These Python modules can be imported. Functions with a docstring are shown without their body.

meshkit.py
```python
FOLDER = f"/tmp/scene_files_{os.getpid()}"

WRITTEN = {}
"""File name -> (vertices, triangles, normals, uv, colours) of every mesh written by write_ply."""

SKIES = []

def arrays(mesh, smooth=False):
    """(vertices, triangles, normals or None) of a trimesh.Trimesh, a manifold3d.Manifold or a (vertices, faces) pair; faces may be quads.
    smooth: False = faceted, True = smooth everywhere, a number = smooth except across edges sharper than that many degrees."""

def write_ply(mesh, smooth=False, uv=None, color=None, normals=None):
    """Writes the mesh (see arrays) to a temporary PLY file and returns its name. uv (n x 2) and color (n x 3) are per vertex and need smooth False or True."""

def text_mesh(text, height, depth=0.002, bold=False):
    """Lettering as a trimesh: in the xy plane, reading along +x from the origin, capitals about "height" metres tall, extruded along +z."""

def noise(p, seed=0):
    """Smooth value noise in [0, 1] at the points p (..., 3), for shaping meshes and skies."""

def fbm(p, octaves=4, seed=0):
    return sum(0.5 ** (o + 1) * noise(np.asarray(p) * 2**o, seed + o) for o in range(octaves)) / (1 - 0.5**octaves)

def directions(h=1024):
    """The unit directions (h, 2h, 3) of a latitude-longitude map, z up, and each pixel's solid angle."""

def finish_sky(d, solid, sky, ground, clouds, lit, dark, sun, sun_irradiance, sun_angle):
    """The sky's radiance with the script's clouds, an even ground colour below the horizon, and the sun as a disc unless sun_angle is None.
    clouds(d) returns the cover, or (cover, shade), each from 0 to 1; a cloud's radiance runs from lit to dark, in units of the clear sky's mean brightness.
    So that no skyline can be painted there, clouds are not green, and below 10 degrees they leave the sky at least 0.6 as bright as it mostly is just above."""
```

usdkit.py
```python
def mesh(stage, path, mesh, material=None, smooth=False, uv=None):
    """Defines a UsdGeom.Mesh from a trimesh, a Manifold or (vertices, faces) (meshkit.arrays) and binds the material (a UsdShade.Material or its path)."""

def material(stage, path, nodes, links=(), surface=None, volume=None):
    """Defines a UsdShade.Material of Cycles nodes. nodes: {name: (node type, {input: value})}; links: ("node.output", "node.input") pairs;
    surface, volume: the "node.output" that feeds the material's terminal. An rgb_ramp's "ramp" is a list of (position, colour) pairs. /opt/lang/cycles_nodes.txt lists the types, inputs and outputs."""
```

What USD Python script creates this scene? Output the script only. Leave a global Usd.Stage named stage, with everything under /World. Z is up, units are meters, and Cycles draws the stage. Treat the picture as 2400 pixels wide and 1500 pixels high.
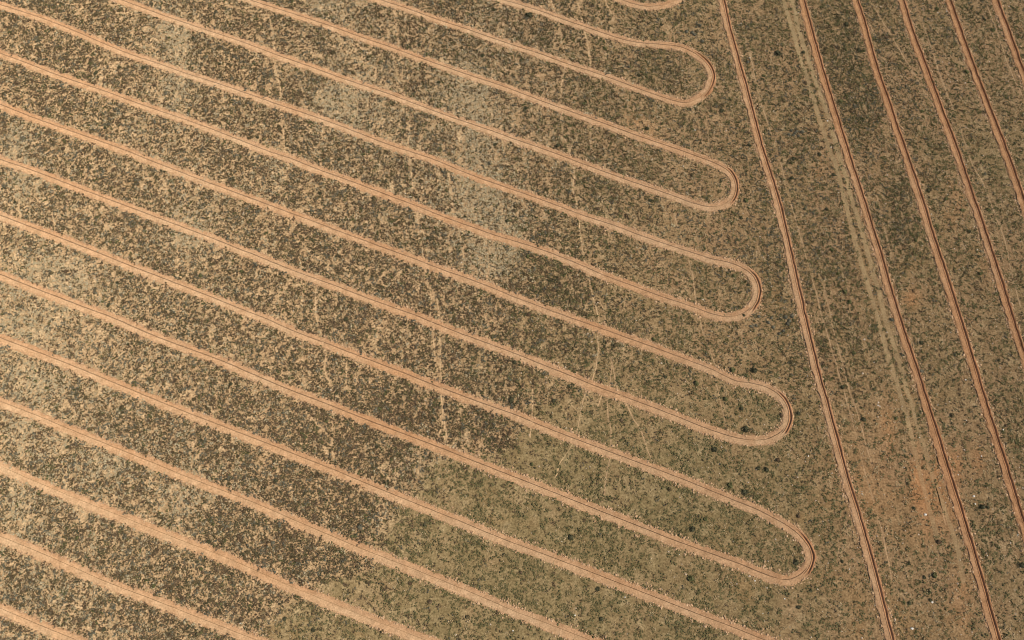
import math
import numpy as np
import trimesh
import usdkit
from meshkit import noise
from scipy.ndimage import map_coordinates
from scipy.spatial import cKDTree
from pxr import Usd, UsdGeom, UsdLux, UsdShade, Gf, Sdf, Vt

stage = Usd.Stage.CreateInMemory()
UsdGeom.SetStageUpAxis(stage, UsdGeom.Tokens.z)
UsdGeom.SetStageMetersPerUnit(stage, 1.0)
UsdGeom.Xform.Define(stage, '/World')
UsdGeom.Scope.Define(stage, '/World/Looks')
rng = np.random.default_rng(7)

# ------------------------------------------------------------------ camera, sky, sun
ALT, TILT, F = 120.0, math.radians(16.5), 1600.0       # metres above ground, angle off straight down, focal length in photo pixels
CY = -ALT * math.tan(TILT)
cam = UsdGeom.Camera.Define(stage, '/World/camera')
cam.CreateHorizontalApertureAttr(36.0)
cam.CreateVerticalApertureAttr(22.5)
cam.CreateFocalLengthAttr(24.0)
cam.CreateClippingRangeAttr(Gf.Vec2f(1.0, 20000.0))
cam.AddTranslateOp().Set(Gf.Vec3d(0, CY, ALT))
cam.AddRotateXOp().Set(math.degrees(TILT))
EXPOSURE = 0.3
cam.CreateExposureAttr(EXPOSURE)

SUN_EL = math.radians(47)
sd = np.array([1.0, -0.14]); sd /= np.linalg.norm(sd)
SUN = np.array([sd[0] * math.cos(SUN_EL), sd[1] * math.cos(SUN_EL), math.sin(SUN_EL)])
dome = UsdLux.DomeLight.Define(stage, '/World/sky')
dome.GetPrim().SetCustomDataByKey('kind', 'structure')
sky_mat = usdkit.material(stage, '/World/Looks/sky', {
    't': ('sky_texture', {'sky_type': 'single_scattering', 'sun_disc': False, 'sun_elevation': SUN_EL,
                          'sun_rotation': math.atan2(SUN[0], SUN[1])}),
    'b': ('background_shader', {'strength': 0.085})}, [('t.color', 'b.color')], surface='b.background')
UsdShade.MaterialBindingAPI.Apply(dome.GetPrim()).Bind(sky_mat)
sun = UsdLux.DistantLight.Define(stage, '/World/sun')
sun.CreateIntensityAttr(1.15)
sun.CreateAngleAttr(0.5)
sun.CreateNormalizeAttr(True)
sun.CreateColorAttr(Gf.Vec3f(1.0, 0.93, 0.82))
sun.AddRotateZOp().Set(math.degrees(math.atan2(SUN[1], SUN[0])))
sun.AddRotateYOp().Set(90 - math.degrees(SUN_EL))

# ------------------------------------------------------------------ helpers
ct, st_ = math.cos(TILT), math.sin(TILT)


def ground(px, py):
    """Where the ground lies that shows at a pixel of the 2400 x 1500 photograph."""
    px, py = np.asarray(px, float), np.asarray(py, float)
    dx, dy, dz = (px - 1200) / F, (750 - py) / F, -1.0
    wy, wz = dy * ct - dz * st_, dy * st_ + dz * ct
    k = -ALT / wz
    return np.stack([dx * k, CY + wy * k], -1)


def photo(x, y):
    x, y = np.asarray(x, float), np.asarray(y, float)
    wy, wz = y - CY, -ALT
    cy, cz = wy * ct + wz * st_, -wy * st_ + wz * ct
    return 1200 + F * x / -cz, 750 - F * cy / -cz


def n2(x, y, s, seed=0, sy=None):
    """Smooth noise in [0, 1] with a grain of s (by sy) metres."""
    return noise(np.stack([np.asarray(x) / s + 1000, np.asarray(y) / (sy or s) + 1000, np.full(np.shape(x), seed * 3.7)], -1), seed)


def fb(x, y, s, seed=0, sy=None, octaves=3):
    return sum(0.5 ** (o + 1) * n2(x, y, s / 2 ** o, seed + o, (sy or s) / 2 ** o) for o in range(octaves)) / (1 - 0.5 ** octaves)


def catmull(p, step):
    """A smooth line through the points p, resampled evenly every step metres."""
    p = np.asarray(p, float)
    q = np.vstack([2 * p[0] - p[1], p, 2 * p[-1] - p[-2]])
    out = []
    for i in range(1, len(q) - 2):
        t = np.linspace(0, 1, 12, endpoint=False)[:, None]
        a, b, c, d = q[i - 1:i + 3]
        out.append(0.5 * (2 * b + (c - a) * t + (2 * a - 5 * b + 4 * c - d) * t ** 2 + (3 * b - a - 3 * c + d) * t ** 3))
    out = np.vstack(out + [p[-1:]])
    s = np.r_[0, np.cumsum(np.linalg.norm(np.diff(out, axis=0), axis=1))]
    k = np.arange(0, s[-1], step)
    return np.stack([np.interp(k, s, out[:, 0]), np.interp(k, s, out[:, 1])], 1)


def frame(line):
    t = np.gradient(line, axis=0)
    t /= np.linalg.norm(t, axis=1, keepdims=True)
    return t, np.stack([-t[:, 1], t[:, 0]], 1)


names = {}


def numbered(name):
    names[name] = names.get(name, -1) + 1
    return name if names[name] == 0 else f'{name}_{names[name]:03d}'


def tag(prim, label=None, category=None, group=None, kind=None):
    prim = prim.GetPrim() if hasattr(prim, 'GetPrim') else prim
    for k, v in (('label', label), ('category', category), ('group', group), ('kind', kind)):
        if v:
            prim.SetCustomDataByKey(k, v)
    return prim


def colours(mesh, rgb):
    UsdGeom.PrimvarsAPI(mesh).CreatePrimvar('soil', Sdf.ValueTypeNames.Color3fArray, 'vertex').Set(Vt.Vec3fArray.FromNumpy(np.asarray(rgb, np.float32)))


def instancer(path, protos, pos, which, yaw, scale, material_of):
    """Many small copies as one object; protos: list of (name, mesh, material)."""
    pi = UsdGeom.PointInstancer.Define(stage, path)
    targets = []
    for name, mesh, mat in protos:
        m = usdkit.mesh(stage, f'{path}/prototypes/{name}', mesh, mat)
        targets.append(m.GetPath())
    pi.CreatePrototypesRel().SetTargets(targets)
    n = len(pos)
    pi.CreateProtoIndicesAttr(Vt.IntArray.FromNumpy(np.asarray(which, np.int32)))
    pi.CreatePositionsAttr(Vt.Vec3fArray.FromNumpy(np.asarray(pos, np.float32)))
    half = np.asarray(yaw) / 2
    pi.CreateOrientationsAttr(Vt.QuathArray([Gf.Quath(float(c), 0, 0, float(s)) for c, s in zip(np.cos(half), np.sin(half))]))
    pi.CreateScalesAttr(Vt.Vec3fArray.FromNumpy(np.asarray(scale, np.float32)))
    return pi


# ------------------------------------------------------------------ the lines of the place, read off the photograph
HAIRPINS = {
    'farthest': [(1380, -45), (1420, -18), (1455, 0), (1487, 11), (1517, 16), (1550, 14), (1575, 6), (1592, -4), (1606, -22), (1610, -45), (1602, -68), (1580, -88), (1550, -100), (1500, -108), (1440, -125), (1350, -158), (1200, -215)],
    'first': [(1060, -45), (1120, -22), (1182, 2), (1200, 7), (1262, 26), (1325, 49), (1387, 70), (1450, 91), (1487, 100), (1525, 104), (1562, 107), (1595, 112), (1625, 125), (1650, 145), (1664, 165), (1667, 182), (1660, 205), (1645, 225), (1625, 237), (1605, 242), (1575, 236), (1512, 215), (1450, 192), (1387, 170), (1325, 150), (1262, 127), (1200, 107), (1162, 94), (1100, 72), (1025, 47), (950, 20), (880, -2), (780, -36), (640, -84)],
    'second': [(430, -50), (500, -26), (587, 2), (662, 26), (725, 46), (787, 67), (850, 90), (912, 111), (975, 134), (1037, 156), (1100, 178), (1162, 198), (1200, 212), (1262, 236), (1325, 259), (1387, 281), (1450, 304), (1512, 326), (1575, 347), (1625, 365), (1650, 374), (1678, 385), (1705, 401), (1719, 422), (1722, 447), (1711, 470), (1689, 483), (1662, 486), (1623, 477), (1567, 457), (1511, 438), (1459, 420), (1407, 401), (1338, 375), (1262, 347), (1200, 326), (1162, 312), (1100, 291), (1037, 269), (975, 246), (912, 222), (850, 201), (787, 180), (725, 157), (662, 135), (600, 112), (562, 98), (500, 77), (437, 56), (375, 35), (275, -2), (170, -40), (60, -78)],
    'third': [(-170, -52), (-80, -19), (0, 12), (62, 32), (125, 54), (187, 79), (250, 107), (312, 131), (375, 152), (437, 174), (500, 194), (562, 215), (600, 228), (662, 250), (725, 271), (787, 293), (850, 317), (912, 341), (1012, 374), (1075, 400), (1137, 424), (1200, 446), (1252, 464), (1308, 485), (1373, 509), (1438, 530), (1502, 554), (1567, 576), (1632, 597), (1666, 608), (1701, 615), (1736, 628), (1762, 647), (1774, 673), (1772, 701), (1757, 725), (1734, 739), (1703, 744), (1667, 737), (1610, 716), (1546, 695), (1481, 671), (1416, 647), (1351, 619), (1286, 593), (1235, 576), (1200, 565), (1162, 554), (1100, 532), (1037, 509), (975, 484), (912, 461), (850, 437), (787, 414), (725, 391), (684, 374), (640, 360), (600, 345), (562, 330), (500, 306), (437, 283), (375, 262), (312, 240), (250, 217), (187, 196), (125, 174), (62, 149), (0, 126), (-80, 97), (-170, 63)],
    'fourth': [(-170, 182), (-80, 215), (0, 246), (62, 271), (125, 294), (187, 316), (250, 338), (312, 361), (350, 377), (400, 396), (462, 420), (525, 443), (600, 471), (662, 494), (725, 517), (787, 541), (850, 564), (912, 587), (975, 610), (1037, 634), (1100, 656), (1162, 680), (1200, 696), (1265, 720), (1347, 750), (1416, 774), (1481, 798), (1546, 821), (1610, 845), (1667, 867), (1697, 882), (1727, 895), (1762, 900), (1795, 909), (1822, 925), (1839, 946), (1846, 968), (1845, 988), (1835, 1009), (1818, 1022), (1795, 1031), (1762, 1033), (1718, 1026), (1654, 1005), (1589, 979), (1524, 954), (1459, 930), (1394, 906), (1330, 880), (1265, 854), (1200, 828), (1140, 806), (1075, 782), (1000, 752), (975, 741), (912, 719), (850, 696), (787, 672), (725, 650), (662, 626), (600, 600), (562, 586), (500, 561), (437, 537), (375, 514), (312, 491), (250, 467), (187, 443), (125, 419), (62, 396), (0, 375), (-80, 346), (-170, 312)],
    'fifth': [(-170, 437), (-80, 473), (0, 506), (62, 530), (125, 553), (187, 577), (250, 602), (312, 627), (375, 651), (437, 675), (500, 700), (562, 725), (625, 749), (686, 777), (773, 810), (859, 843), (946, 876), (1032, 910), (1118, 942), (1200, 971), (1265, 998), (1330, 1024), (1394, 1048), (1459, 1072), (1524, 1096), (1597, 1124), (1654, 1147), (1718, 1173), (1770, 1194), (1803, 1211), (1838, 1230), (1866, 1250), (1886, 1272), (1897, 1293), (1898, 1316), (1887, 1338), (1866, 1354), (1838, 1360), (1800, 1350), (1740, 1326), (1654, 1295), (1567, 1263), (1481, 1229), (1394, 1195), (1308, 1160), (1222, 1126), (1118, 1085), (1032, 1051), (946, 1018), (859, 985), (773, 951), (686, 918), (600, 882), (518, 847), (432, 815), (346, 782), (265, 747), (187, 718), (125, 694), (62, 670), (0, 645), (-80, 612), (-170, 574)],
}
ROWS = {
    'sixth': [(-170, 726), (-80, 762), (0, 793), (86, 826), (173, 860), (259, 895), (346, 931), (432, 966), (518, 999), (600, 1031), (686, 1065), (773, 1099), (842, 1128), (902, 1153), (989, 1188), (1075, 1222), (1140, 1249), (1200, 1273), (1286, 1305), (1373, 1338), (1459, 1372), (1546, 1406), (1632, 1440), (1718, 1472), (1779, 1496), (1880, 1536), (2000, 1584)],
    'seventh': [(-170, 872), (-80, 909), (0, 942), (86, 975), (173, 1011), (259, 1046), (346, 1081), (432, 1117), (518, 1150), (600, 1182), (686, 1220), (773, 1257), (859, 1293), (946, 1327), (1032, 1361), (1118, 1397), (1200, 1432), (1286, 1465), (1373, 1499), (1460, 1533), (1560, 1572)],
    'eighth': [(-170, 1022), (-80, 1060), (0, 1094), (86, 1132), (173, 1168), (259, 1202), (346, 1237), (432, 1271), (518, 1304), (600, 1340), (686, 1378), (773, 1414), (859, 1449), (946, 1482), (1040, 1518), (1140, 1556)],
    'ninth': [(-170, 1188), (-80, 1225), (0, 1259), (86, 1294), (173, 1332), (259, 1369), (346, 1402), (432, 1436), (518, 1470), (600, 1502), (700, 1542), (800, 1582)],
    'tenth': [(-170, 1353), (-80, 1392), (0, 1427), (86, 1464), (164, 1496), (250, 1532), (350, 1575)],
}
UPRIGHT = {
    'first': [(1665, -110), (1679, -50), (1691, 0), (1705, 62), (1719, 112), (1732, 162), (1746, 212), (1759, 262), (1772, 312), (1786, 362), (1802, 410), (1817, 460), (1835, 530), (1850, 597), (1865, 669), (1882, 745), (1897, 808), (1914, 877), (1934, 946), (1953, 1018), (1981, 1120), (1999, 1181), (2020, 1250), (2042, 1328), (2061, 1401), (2085, 1497), (2102, 1560), (2120, 1620)],
    'second': [(1851, -110), (1866, -50), (1879, 0), (1892, 50), (1905, 100), (1919, 150), (1934, 200), (1947, 240), (1965, 298), (1988, 372), (2012, 444), (2033, 513), (2055, 582), (2076, 654), (2103, 745), (2124, 810), (2146, 873), (2167, 942), (2187, 1005), (2202, 1054), (2222, 1119), (2241, 1177), (2258, 1233), (2275, 1287), (2292, 1347), (2312, 1419), (2334, 1497), (2352, 1560), (2370, 1620)],
    'third': [(1968, -110), (1987, -50), (2004, 0), (2024, 62), (2041, 125), (2057, 178), (2077, 235), (2096, 293), (2124, 372), (2148, 444), (2165, 498), (2184, 561), (2206, 625), (2228, 695), (2245, 749), (2267, 819), (2292, 901), (2318, 983), (2342, 1057), (2362, 1122), (2381, 1182), (2400, 1243), (2425, 1325), (2450, 1410)],
    'fourth': [(2079, -110), (2097, -50), (2112, 0), (2135, 75), (2160, 142), (2185, 210), (2212, 282), (2245, 371), (2271, 448), (2295, 517), (2318, 587), (2342, 662), (2367, 742), (2385, 799), (2402, 848), (2428, 925), (2460, 1020)],
    'fifth': [(2187, -110), (2206, -50), (2222, 0), (2245, 67), (2270, 137), (2300, 215), (2327, 284), (2360, 371), (2381, 431), (2400, 487), (2430, 575), (2465, 680)],
    'sixth': [(2293, -110), (2313, -50), (2331, 0), (2355, 62), (2380, 130), (2402, 188), (2435, 275), (2475, 385)],
}
RUTS = [
    [(1812, -110), (1825, -50), (1837, 0), (1857, 70), (1875, 135), (1892, 182), (1910, 242), (1927, 300), (1945, 352), (1962, 395), (1977, 461), (1994, 526), (2012, 591), (2029, 651), (2050, 722), (2064, 770), (2078, 822), (2098, 884), (2115, 944), (2132, 1004), (2145, 1060), (2157, 1110), (2172, 1170), (2186, 1225), (2200, 1270)],
    [(1832, -110), (1846, -50), (1857, 0), (1872, 67), (1892, 132), (1912, 190), (1932, 250), (1950, 305), (1965, 357), (1979, 401), (1992, 453), (2012, 513), (2029, 578), (2046, 638), (2068, 715), (2080, 762), (2098, 817), (2120, 893), (2137, 949), (2154, 1009), (2172, 1070), (2187, 1121), (2202, 1160), (2219, 1211), (2236, 1258), (2249, 1310), (2258, 1370)],
]
FOOTPATHS = [
    ('through the strips left of the hairpin bends, longest of all', [(925, 25), (930, 70), (936, 107), (942, 140), (945, 200), (947, 222), (959, 287), (957, 337), (960, 375), (966, 425), (972, 470), (976, 492), (982, 537), (990, 587), (997, 632), (1002, 665), (1012, 687), (1009, 737), (1015, 776), (1019, 836), (1028, 888), (1034, 923), (1038, 979), (1028, 1031)]),
    ('branching right from the longest one', [(1012, 687), (1022, 695), (1029, 737), (1032, 780), (1033, 880), (1040, 940), (1041, 992), (1047, 1033)]),
    ('through the pale scrub at the centre of the field', [(1052, 400), (1060, 462), (1062, 495), (1075, 537), (1086, 590), (1082, 627)]),
    ('in from the far edge towards the hairpins', [(1288, -20), (1292, 0), (1300, 30), (1310, 57), (1317, 100), (1327, 135), (1322, 165), (1317, 200), (1314, 240), (1316, 270), (1320, 312), (1330, 342), (1343, 388), (1345, 418), (1343, 444), (1351, 474), (1358, 518), (1362, 561), (1371, 613), (1379, 647), (1390, 699), (1403, 746), (1401, 785), (1401, 836), (1390, 888), (1375, 910), (1364, 949), (1353, 1013), (1338, 1048), (1317, 1078), (1301, 1121)]),
    ('splitting away below the third hairpin', [(1396, 690), (1407, 705), (1418, 746), (1420, 789), (1425, 823), (1435, 854), (1446, 910), (1466, 940), (1485, 983), (1502, 1009), (1515, 1048), (1530, 1083)]),
    ('dropping between two rows beside the fork', [(1435, 854), (1429, 897), (1425, 927), (1425, 979), (1433, 1009), (1431, 1048), (1428, 1075), (1420, 1125), (1416, 1170)]),
    ('at the upper middle, above the first hairpin', [(1355, 5), (1362, 42), (1370, 72), (1377, 105), (1385, 155)]),
    ('above the first hairpin bend', [(1418, -15), (1420, 5), (1435, 35), (1437, 57)]),
    ('meeting the first hairpin just before its bend', [(1557, 42), (1570, 67), (1580, 80), (1580, 100)]),
    ('below the second hairpin bend', [(1578, 488), (1584, 518), (1602, 565)]),
    ('inside the third hairpin', [(1613, 608), (1626, 660), (1632, 712), (1640, 750), (1651, 789), (1675, 854), (1679, 897), (1692, 957), (1701, 1000)]),
    ('faint, in the strip below the second hairpin', [(1385, 287), (1386, 345), (1397, 372)]),
    ('on the left of the dark scrub, near the far edge', [(630, 37), (640, 80), (642, 117), (641, 140), (655, 195), (657, 225), (661, 287), (667, 335)]),
    ('short, in the dark scrub of the upper middle', [(850, 112), (852, 147), (879, 160), (879, 187)]),
    ('faint, in the strip right of the pale scrub', [(937, 607), (935, 662)]),
    ('in the dark scrub left of the centre', [(741, 675), (741, 737), (764, 828), (760, 867), (777, 901)]),
    ('in the dark scrub of the lower middle', [(779, 970), (779, 1026), (781, 1083)]),
    ('slanting to meet another in the lower middle', [(690, 935), (730, 979), (773, 1024)]),
    ('short, straight down through the dark scrub', [(812, 850), (812, 923)]),
    ('in the green ground below the dark scrub', [(1247, 901), (1247, 975), (1243, 1030)]),
    ('faint, slanting through the green ground', [(1411, 923), (1394, 975)]),
    ('right of the first straight track, all along it', [(1757, 125), (1765, 160), (1782, 237), (1797, 282), (1812, 327), (1830, 384), (1843, 440), (1860, 500), (1882, 574), (1904, 656), (1928, 745), (1947, 810), (1968, 884), (1986, 944), (2003, 1009), (2029, 1113), (2051, 1190), (2068, 1250), (2081, 1311), (2090, 1360)]),
    ('second to the right of the first straight track', [(1930, 669), (1949, 750), (1973, 849), (1990, 910), (2016, 992), (2046, 1096)]),
    ('between the third and fourth straight tracks', [(2047, 12), (2065, 45), (2085, 75), (2112, 122), (2142, 172), (2165, 212), (2190, 252)]),
    ('between the fourth and fifth straight tracks', [(2147, 10), (2172, 82), (2185, 120), (2200, 167), (2215, 207), (2232, 250), (2247, 287), (2260, 330), (2279, 384), (2305, 431), (2331, 500), (2357, 569), (2370, 634), (2392, 720)]),
    ('left of the sixth straight track', [(2315, 15), (2337, 75), (2355, 130), (2375, 180), (2402, 236)]),
    ('in the dark patch right of the second straight track', [(2055, 455), (2059, 474), (2076, 548), (2090, 600)]),
    ('left of the second straight track, in the red soil', [(2187, 1121), (2196, 1150), (2206, 1190), (2218, 1235)]),
]

# ------------------------------------------------------------------ what grows where: seen in the photograph on a 16 x 10 grid, 0 to 9
def field(text):
    return np.array([[int(c) for c in row] for row in text.split()], float) / 9


SCRUB = field('''
8878878887667865
8878878788667865
8878888788567664
8888888786557755
7788888886557645
8788888876546544
8888898765545344
8888986445435233
8888974333333233
8888754333323233''')
PALE = field('''
3353362531100000
3363365732100000
5453346732100000
6445334832100000
7644333311000000
7654322211000000
7654322210000000
7655212110000000
7654222100000000
7654331000000000''')
GREEN = field('''
1111111113444545
1111111113444434
1111111124334356
1111111134334364
1111111235444454
1111112356544555
1111123566656455
1111147788876344
1112277888876445
1112678887776545''')
RED = field('''
0000000000000200
0000000000000221
0000000000000220
0000000000000221
0000000000001220
0000000000000220
0000000000000321
0000000000001631
0000000000001522
0000000000000421''')
BLUE = field('''
0000000000320241
0000000000113231
0000000000126210
0000000000237310
0000000000142100
0000000000120000
0000000000020000
0000000000000000
0000001000000000
0000000000000000''')


def look_up(table, px, py):
    return np.clip(map_coordinates(table, [np.asarray(py) / 150 - 0.5, np.asarray(px) / 150 - 0.5], order=1, mode='nearest'), 0, 1)


BLOBS = {  # extra patches seen in the photograph: (px, py, radius x, radius y, strength)
    'pale': [(405, 90, 38, 60, .8), (425, 190, 30, 50, .7), (755, 20, 35, 35, .8), (800, 245, 70, 60, .7), (1100, 210, 45, 50, .8), (1120, 310, 40, 50, .6), (1130, 480, 55, 70, .9),
             (1160, 600, 50, 60, .8), (440, 540, 55, 60, .7), (130, 655, 65, 45, .9), (60, 790, 60, 40, .7), (40, 330, 40, 40, .7), (100, 900, 70, 40, .6), (250, 1080, 60, 40, .5),
             (60, 420, 50, 40, .6), (640, 410, 40, 40, .5), (960, 1080, 60, 60, .4), (900, 1230, 60, 50, .4), (440, 1150, 60, 50, .5), (60, 1010, 40, 40, .6), (50, 1170, 50, 40, .5)],
    'scrub': [(1130, 960, 70, 50, .5), (860, 1030, 120, 50, .4), (760, 1160, 110, 50, .35), (740, 1300, 90, 50, .4), (1180, 1040, 40, 40, .5), (2110, 520, 40, 80, .5), (1960, 90, 50, 70, .3), (2020, 230, 50, 110, .4),
              (1300, 640, 80, 60, .3), (1750, 560, 70, 50, .2), (1560, 160, 60, 50, .3), (2350, 960, 40, 40, .3), (2170, 850, 40, 60, .2), (2320, 1290, 30, 60, .25), (1940, 800, 25, 90, .4), (1990, 900, 30, 90, .35)],
    'bare': [(2150, 1130, 18, 80, .8), (2172, 1190, 16, 70, .8), (2200, 1130, 14, 90, .7), (2240, 1090, 18, 60, .6), (2225, 1220, 22, 50, .4), (2255, 1400, 35, 90, .35), (2140, 690, 26, 20, .4), (1915, 380, 18, 100, .3), (2085, 1010, 18, 90, .35), (1500, 300, 60, 50, .3),
             (2320, 640, 25, 60, .25), (2240, 480, 30, 100, .25), (2340, 90, 40, 60, .2), (1700, 1350, 120, 80, .12), (2290, 1080, 18, 50, .4)],
}


def blob(which, px, py):
    return sum(a * np.exp(-(((px - x) / rx) ** 2 + ((py - y) / ry) ** 2)) for x, y, rx, ry, a in BLOBS[which])


def fields(x, y):
    """(scrub, pale, green, red, blue) at the ground points."""
    px, py = photo(x, y)
    wx = px + 90 * (fb(x, y, 9, 11) - .5)
    wy = py + 90 * (fb(x, y, 9, 12) - .5)
    pale = np.clip(look_up(PALE, wx, wy) * .70 + blob('pale', wx, wy), 0, 1)
    along = x * .96 + y * .27                                           # across the straight tracks
    bare = np.clip(blob('bare', px + .4 * (wx - px), py + .4 * (wy - py)) * (.45 + 1.3 * n2(along, y - x * .27, .8, 15, 9)), 0, 1)
    scrub = np.clip((look_up(SCRUB, wx, wy) + blob('scrub', wx, wy)) * (1 - .55 * np.clip(pale - .35, 0, 1)) * (1 - .75 * bare), 0, 1.1)
    edge = np.interp(py, [860, 900, 960, 1050, 1085, 1180, 1330, 1365, 1440, 1500, 1600], [1650, 1420, 1235, 1205, 1015, 935, 880, 730, 655, 600, 520])
    ew = px - edge + 70 * (fb(x, y, 6, 13) - .5)
    lawn = np.clip(ew / 90 + .5, 0, 1) * np.clip((py - 860) / 60, 0, 1) * np.clip((1960 - px) / 200, 0, 1)
    dense = np.clip(.5 - ew / 40, 0, 1) * np.clip((py - 880) / 80, 0, 1)
    scrub = np.clip(scrub * (1 - .45 * lawn) + .14 * dense, 0, 1.1)
    pale = pale * (1 - .8 * lawn)
    green = np.clip((look_up(GREEN, wx, wy) * (1 - .7 * dense) + .12 * lawn) * (1 - .8 * bare), 0, 1)
    red = np.clip(.55 * look_up(RED, wx, wy) + bare, 0, 1)
    return scrub, pale, green, red, look_up(BLUE, wx, wy)


# ------------------------------------------------------------------ materials
def mat(name, nodes, links, surface):
    return usdkit.material(stage, '/World/Looks/' + name, nodes, links, surface=surface)


def soil_material(name, grain, relief, deep):
    return mat(name, {
        'g': ('geometry', {}), 'a': ('attribute', {'attribute': 'soil'}),
        'n1': ('noise_texture', {'scale': grain, 'detail': 4.0, 'roughness': .65}),
        'n2': ('noise_texture', {'scale': .7, 'detail': 3.0}),
        'r1': ('rgb_ramp', {'ramp': [(0.3, (1 - deep, 1 - deep * 1.08, 1 - deep * 1.2)), (.5, (1, 1, 1)), (.7, (1 + deep, 1 + deep * 1.05, 1 + deep * 1.12))]}),
        'r2': ('rgb_ramp', {'ramp': [(0.3, (.86, .84, .82)), (.7, (1.12, 1.13, 1.14))]}),
        'm1': ('mix_color', {'blend_type': 'multiply', 'fac': 1.0, 'use_clamp': False}),
        'm2': ('mix_color', {'blend_type': 'multiply', 'fac': 1.0, 'use_clamp': False}),
        'b': ('bump', {'strength': .9, 'distance': relief}),
        'p': ('principled_bsdf', {'roughness': 1.0, 'specular_ior_level': .1, 'diffuse_roughness': .8})},
        [('g.position', 'n1.vector'), ('g.position', 'n2.vector'), ('n1.fac', 'r1.fac'), ('n2.fac', 'r2.fac'),
         ('a.color', 'm1.a'), ('r1.color', 'm1.b'), ('m1.result', 'm2.a'), ('r2.color', 'm2.b'),
         ('m2.result', 'p.base_color'), ('n1.fac', 'b.height'), ('b.normal', 'p.normal')], 'p.BSDF')


def plant_material(name, stops, spread=.35, glow=.25):
    """Foliage: colour from where the plant stands, so that neighbours differ."""
    mean = np.mean([c for _, c in stops], 0)
    return mat(name, {
        'g': ('geometry', {}),
        'n1': ('noise_texture', {'scale': 1.6, 'detail': 2.0}), 'n2': ('noise_texture', {'scale': 14.0, 'detail': 2.0}),
        'm': ('mix_float', {'fac': spread}), 'r': ('rgb_ramp', {'ramp': stops}),
        'd': ('principled_bsdf', {'roughness': .9, 'specular_ior_level': .15}),
        't': ('translucent_bsdf', {'color': tuple(mean)}), 'x': ('mix_closure', {'fac': glow})},
        [('g.position', 'n1.vector'), ('g.position', 'n2.vector'), ('n1.fac', 'm.a'), ('n2.fac', 'm.b'), ('m.result', 'r.fac'),
         ('r.color', 'd.base_color'), ('d.BSDF', 'x.closure1'), ('t.BSDF', 'x.closure2')], 'x.closure')


GROUND = soil_material('field_soil', 3.0, .10, .5)
TRACK = soil_material('track_soil', 4.0, .05, .28)
PATHSOIL = soil_material('path_soil', 4.0, .03, .3)


def stops(a, b, c):
    return [(.32, a), (.5, b), (.68, c)]


PLANT = {
    'olive': plant_material('olive_foliage', stops((.072, .053, .025), (.122, .092, .044), (.190, .146, .074))),
    'brown': plant_material('brown_foliage', stops((.086, .056, .030), (.140, .094, .052), (.200, .140, .080))),
    'green': plant_material('green_foliage', stops((.070, .070, .026), (.115, .110, .043), (.165, .150, .063))),
    'grey': plant_material('grey_foliage', stops((.105, .092, .058), (.155, .138, .090), (.22, .195, .13))),
    'dark': plant_material('dark_foliage', stops((.050, .047, .025), (.080, .075, .038), (.120, .110, .058))),
}
STRAW = plant_material('straw_grass', stops((.34, .24, .115), (.47, .345, .18), (.60, .47, .28)), .5, .3)
SILVER = plant_material('silver_grass', stops((.34, .265, .145), (.47, .380, .225), (.60, .50, .32)), .5, .3)
COVER = plant_material('green_cover', stops((.095, .085, .034), (.150, .130, .054), (.21, .18, .085)), .5, .3)
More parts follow.
